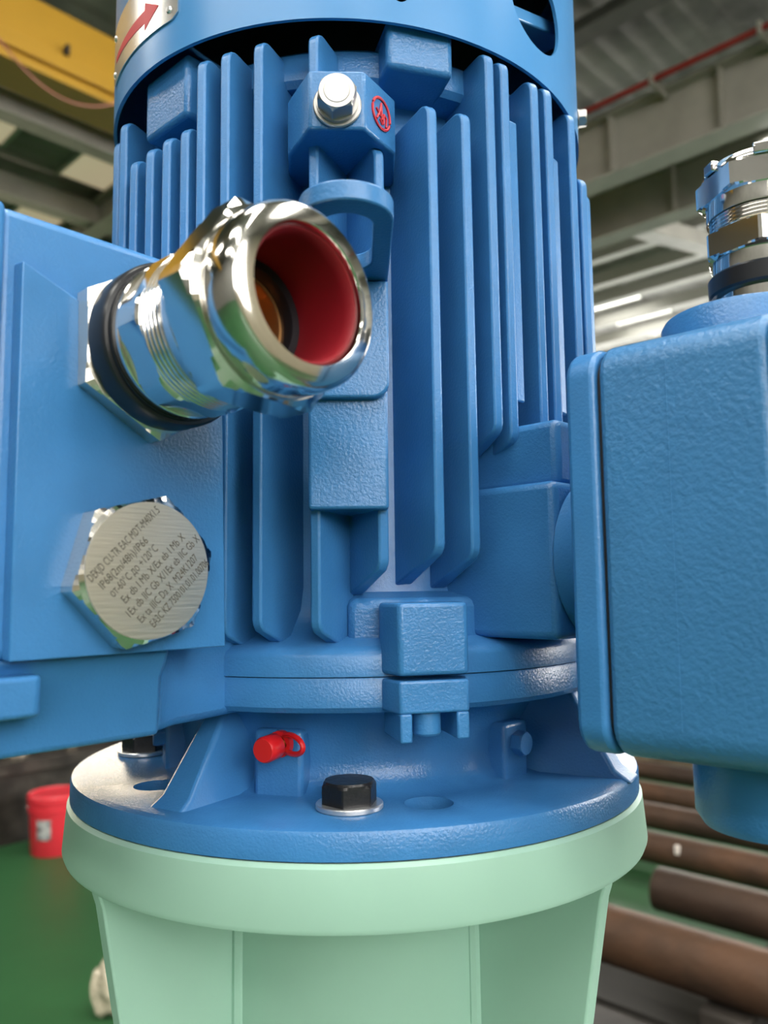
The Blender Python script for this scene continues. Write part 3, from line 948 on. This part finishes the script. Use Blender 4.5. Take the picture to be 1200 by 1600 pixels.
for s, off, cx, wd_ in LINES:
    cu = bpy.data.curves.new('engraved_line', 'FONT')
    cu.body = s
    cu.align_x = 'CENTER'
    cu.align_y = 'CENTER'
    cu.size = .0052
    cu.resolution_u = 2
    t = bpy.data.objects.new('text_work', cu)
    col.objects.link(t)
    bpy.context.view_layer.update()
    tm = bpy.data.meshes.new_from_object(t.evaluated_get(bpy.context.evaluated_depsgraph_get()))
    bpy.data.objects.remove(t)
    xs = [v.co.x for v in tm.vertices]
    kx = wd_/(max(xs)-min(xs))
    rot = Matrix.Rotation(R(45), 4, 'Z')
    tm.transform(Matrix.Translation((0, 0, .01285)) @ rot @ Matrix.Translation((cx, off, 0)) @ Matrix.Diagonal((kx, .92, 1, 1)))
    tm.materials.clear()
    obj('engraved_line', tm, ink, pg, local=True)
tag(pg, 'hexagonal metal blanking plug with engraved lettering on the left box', 'plug')

# ================================================================== RIGHT JUNCTION BOX
jb = empty('junction_box', rs(.25, 0, .05))
tag(jb, 'blue junction box with rough paint at the right edge', 'junction box')
ZJ0, ZJ1 = .0490, .2200
fmx = axisframe(rs(.165, 0, .132), aR)
obj('neck', MB().lathe([(0, 0), (.036, 0), (.036, .012), (.041, .016), (.041, .036), (.047, .044), (0, .044)], fmx, 56), blue, jb)
def rounded(s, z0, z1, c, n=6):
    return arc(s-c, z1-c, c, 0, 90, n) + arc(-s+c, z1-c, c, 90, 180, n) + arc(-s+c, z0+c, c, 180, 270, n) + arc(s-c, z0+c, c, 270, 360, n)
mxr = frame((0, 0, 0), (nR.x, nR.y, 0), (0, 0, 1), (aR.x, aR.y, 0))
obj('back_plate', MB().prism(rounded(.0705, ZJ0, ZJ1, .014), .2085, .2225, mxr), blue, jb, .0025, 3)
obj('groove', MB().prism(rounded(.0672, ZJ0+.003, ZJ1-.003, .013), .222, .2245, mxr), gasket, jb)
obj('body', MB().prism(rounded(.0700, ZJ0, ZJ1, .014), .2240, .2915, mxr, rounded(.0690, ZJ0+.001, ZJ1-.001, .014)), blue_peel, jb, .003, 3)
obj('groove', MB().prism(rounded(.0665, ZJ0+.004, ZJ1-.004, .013), .2913, .2935, mxr), gasket, jb)
obj('mould_seam', MB().prism([tuple(rs(*x)[:2]) for x in ((.2530, .060), (.2530, .06966), (.2536, .06966), (.2536, .060))], ZJ0+.014, ZJ1-.014), blue_peel, jb)
obj('lid', MB().prism(rounded(.0700, ZJ0, ZJ1, .014), .2930, .312, mxr), blue_peel, jb, .004, 3)
top = rs(.2600, 0)
obj('top_spigot', MB().lathe([(0, .205), (.0370, .205), (.0365, .2350), (.0350, .2375), (0, .2380)], Matrix.Translation(top), 64), blue_cast, jb)
obj('bottom_spigot', MB().lathe([(0, .060), (.0340, .060), (.0335, .0215), (.0305, .0165), (0, .0160)], Matrix.Translation(rs(.2620, 0)), 64), blue_cast, jb)
# vertical gland on top of it
def gland2(mtx, label):
    g = empty('cable_gland', mtx=mtx)
    obj('thread_collar', MB().lathe([(0, 0), (.0200, 0), (.0200, .0085), (0, .0085)], I4, 64), steel, g, local=True)
    obj('sealing_ring', MB().lathe([(0, .0082), (.0222, .0082), (.0230, .0092), (.0230, .0165), (.0222, .0175), (0, .0175)], I4, 64), rubber, g, local=True)
    obj('lower_collar', MB().lathe([(0, .0170), (.0205, .0170), (.0208, .0180), (.0208, .0245), (0, .0245)], I4, 64), steel, g, local=True)
    obj('body_hex', MB().hexa(.0252, .0242, .0370, I4, R(62), .0014, True), steel, g, sharp=3, local=True)
    pr = [(.0, .0370)]
    z = .0372
    for i in range(4):
        pr += [(.0205, z), (.0214, z+.0006), (.0214, z+.0011), (.0205, z+.0017)]
        z += .0017
    pr += [(0, z)]
    obj('thread', MB().lathe(pr, I4, 64), steel, g, local=True)
    obj('upper_collar', MB().lathe([(0, .0438), (.0222, .0438), (.0224, .0445), (.0224, .0515), (0, .0515)], I4, 64), steel, g, local=True)
    obj('cap_hex', MB().hexa(.0262, .0510, .0635, I4, R(38), .0014, True), steel, g, sharp=3, local=True)
    obj('cap_rim', MB().lathe([(.0, .0630), (.0232, .0630), (.0232, .0655), (.0222, .0668), (.0165, .0668), (.0160, .064), (0, .064)], I4, 64), steel, g, local=True)
    for k in range(6):
        a = R(38)+k*math.pi/3+.52
        obj('grip_lug', MB().box((-.0035, -.0022, 0), (.0035, .0022, .0050), Matrix.Translation((.0222*math.cos(a), .0222*math.sin(a), .0630)) @ Matrix.Rotation(a+math.pi/2, 4, 'Z')), steel, g, .0008, 2, local=True)
    tag(g, label, 'cable gland')
    return g
gland2(Matrix.Translation(rs(.2685, 0, .2380)), 'small upright shiny cable gland on top of the right junction box')
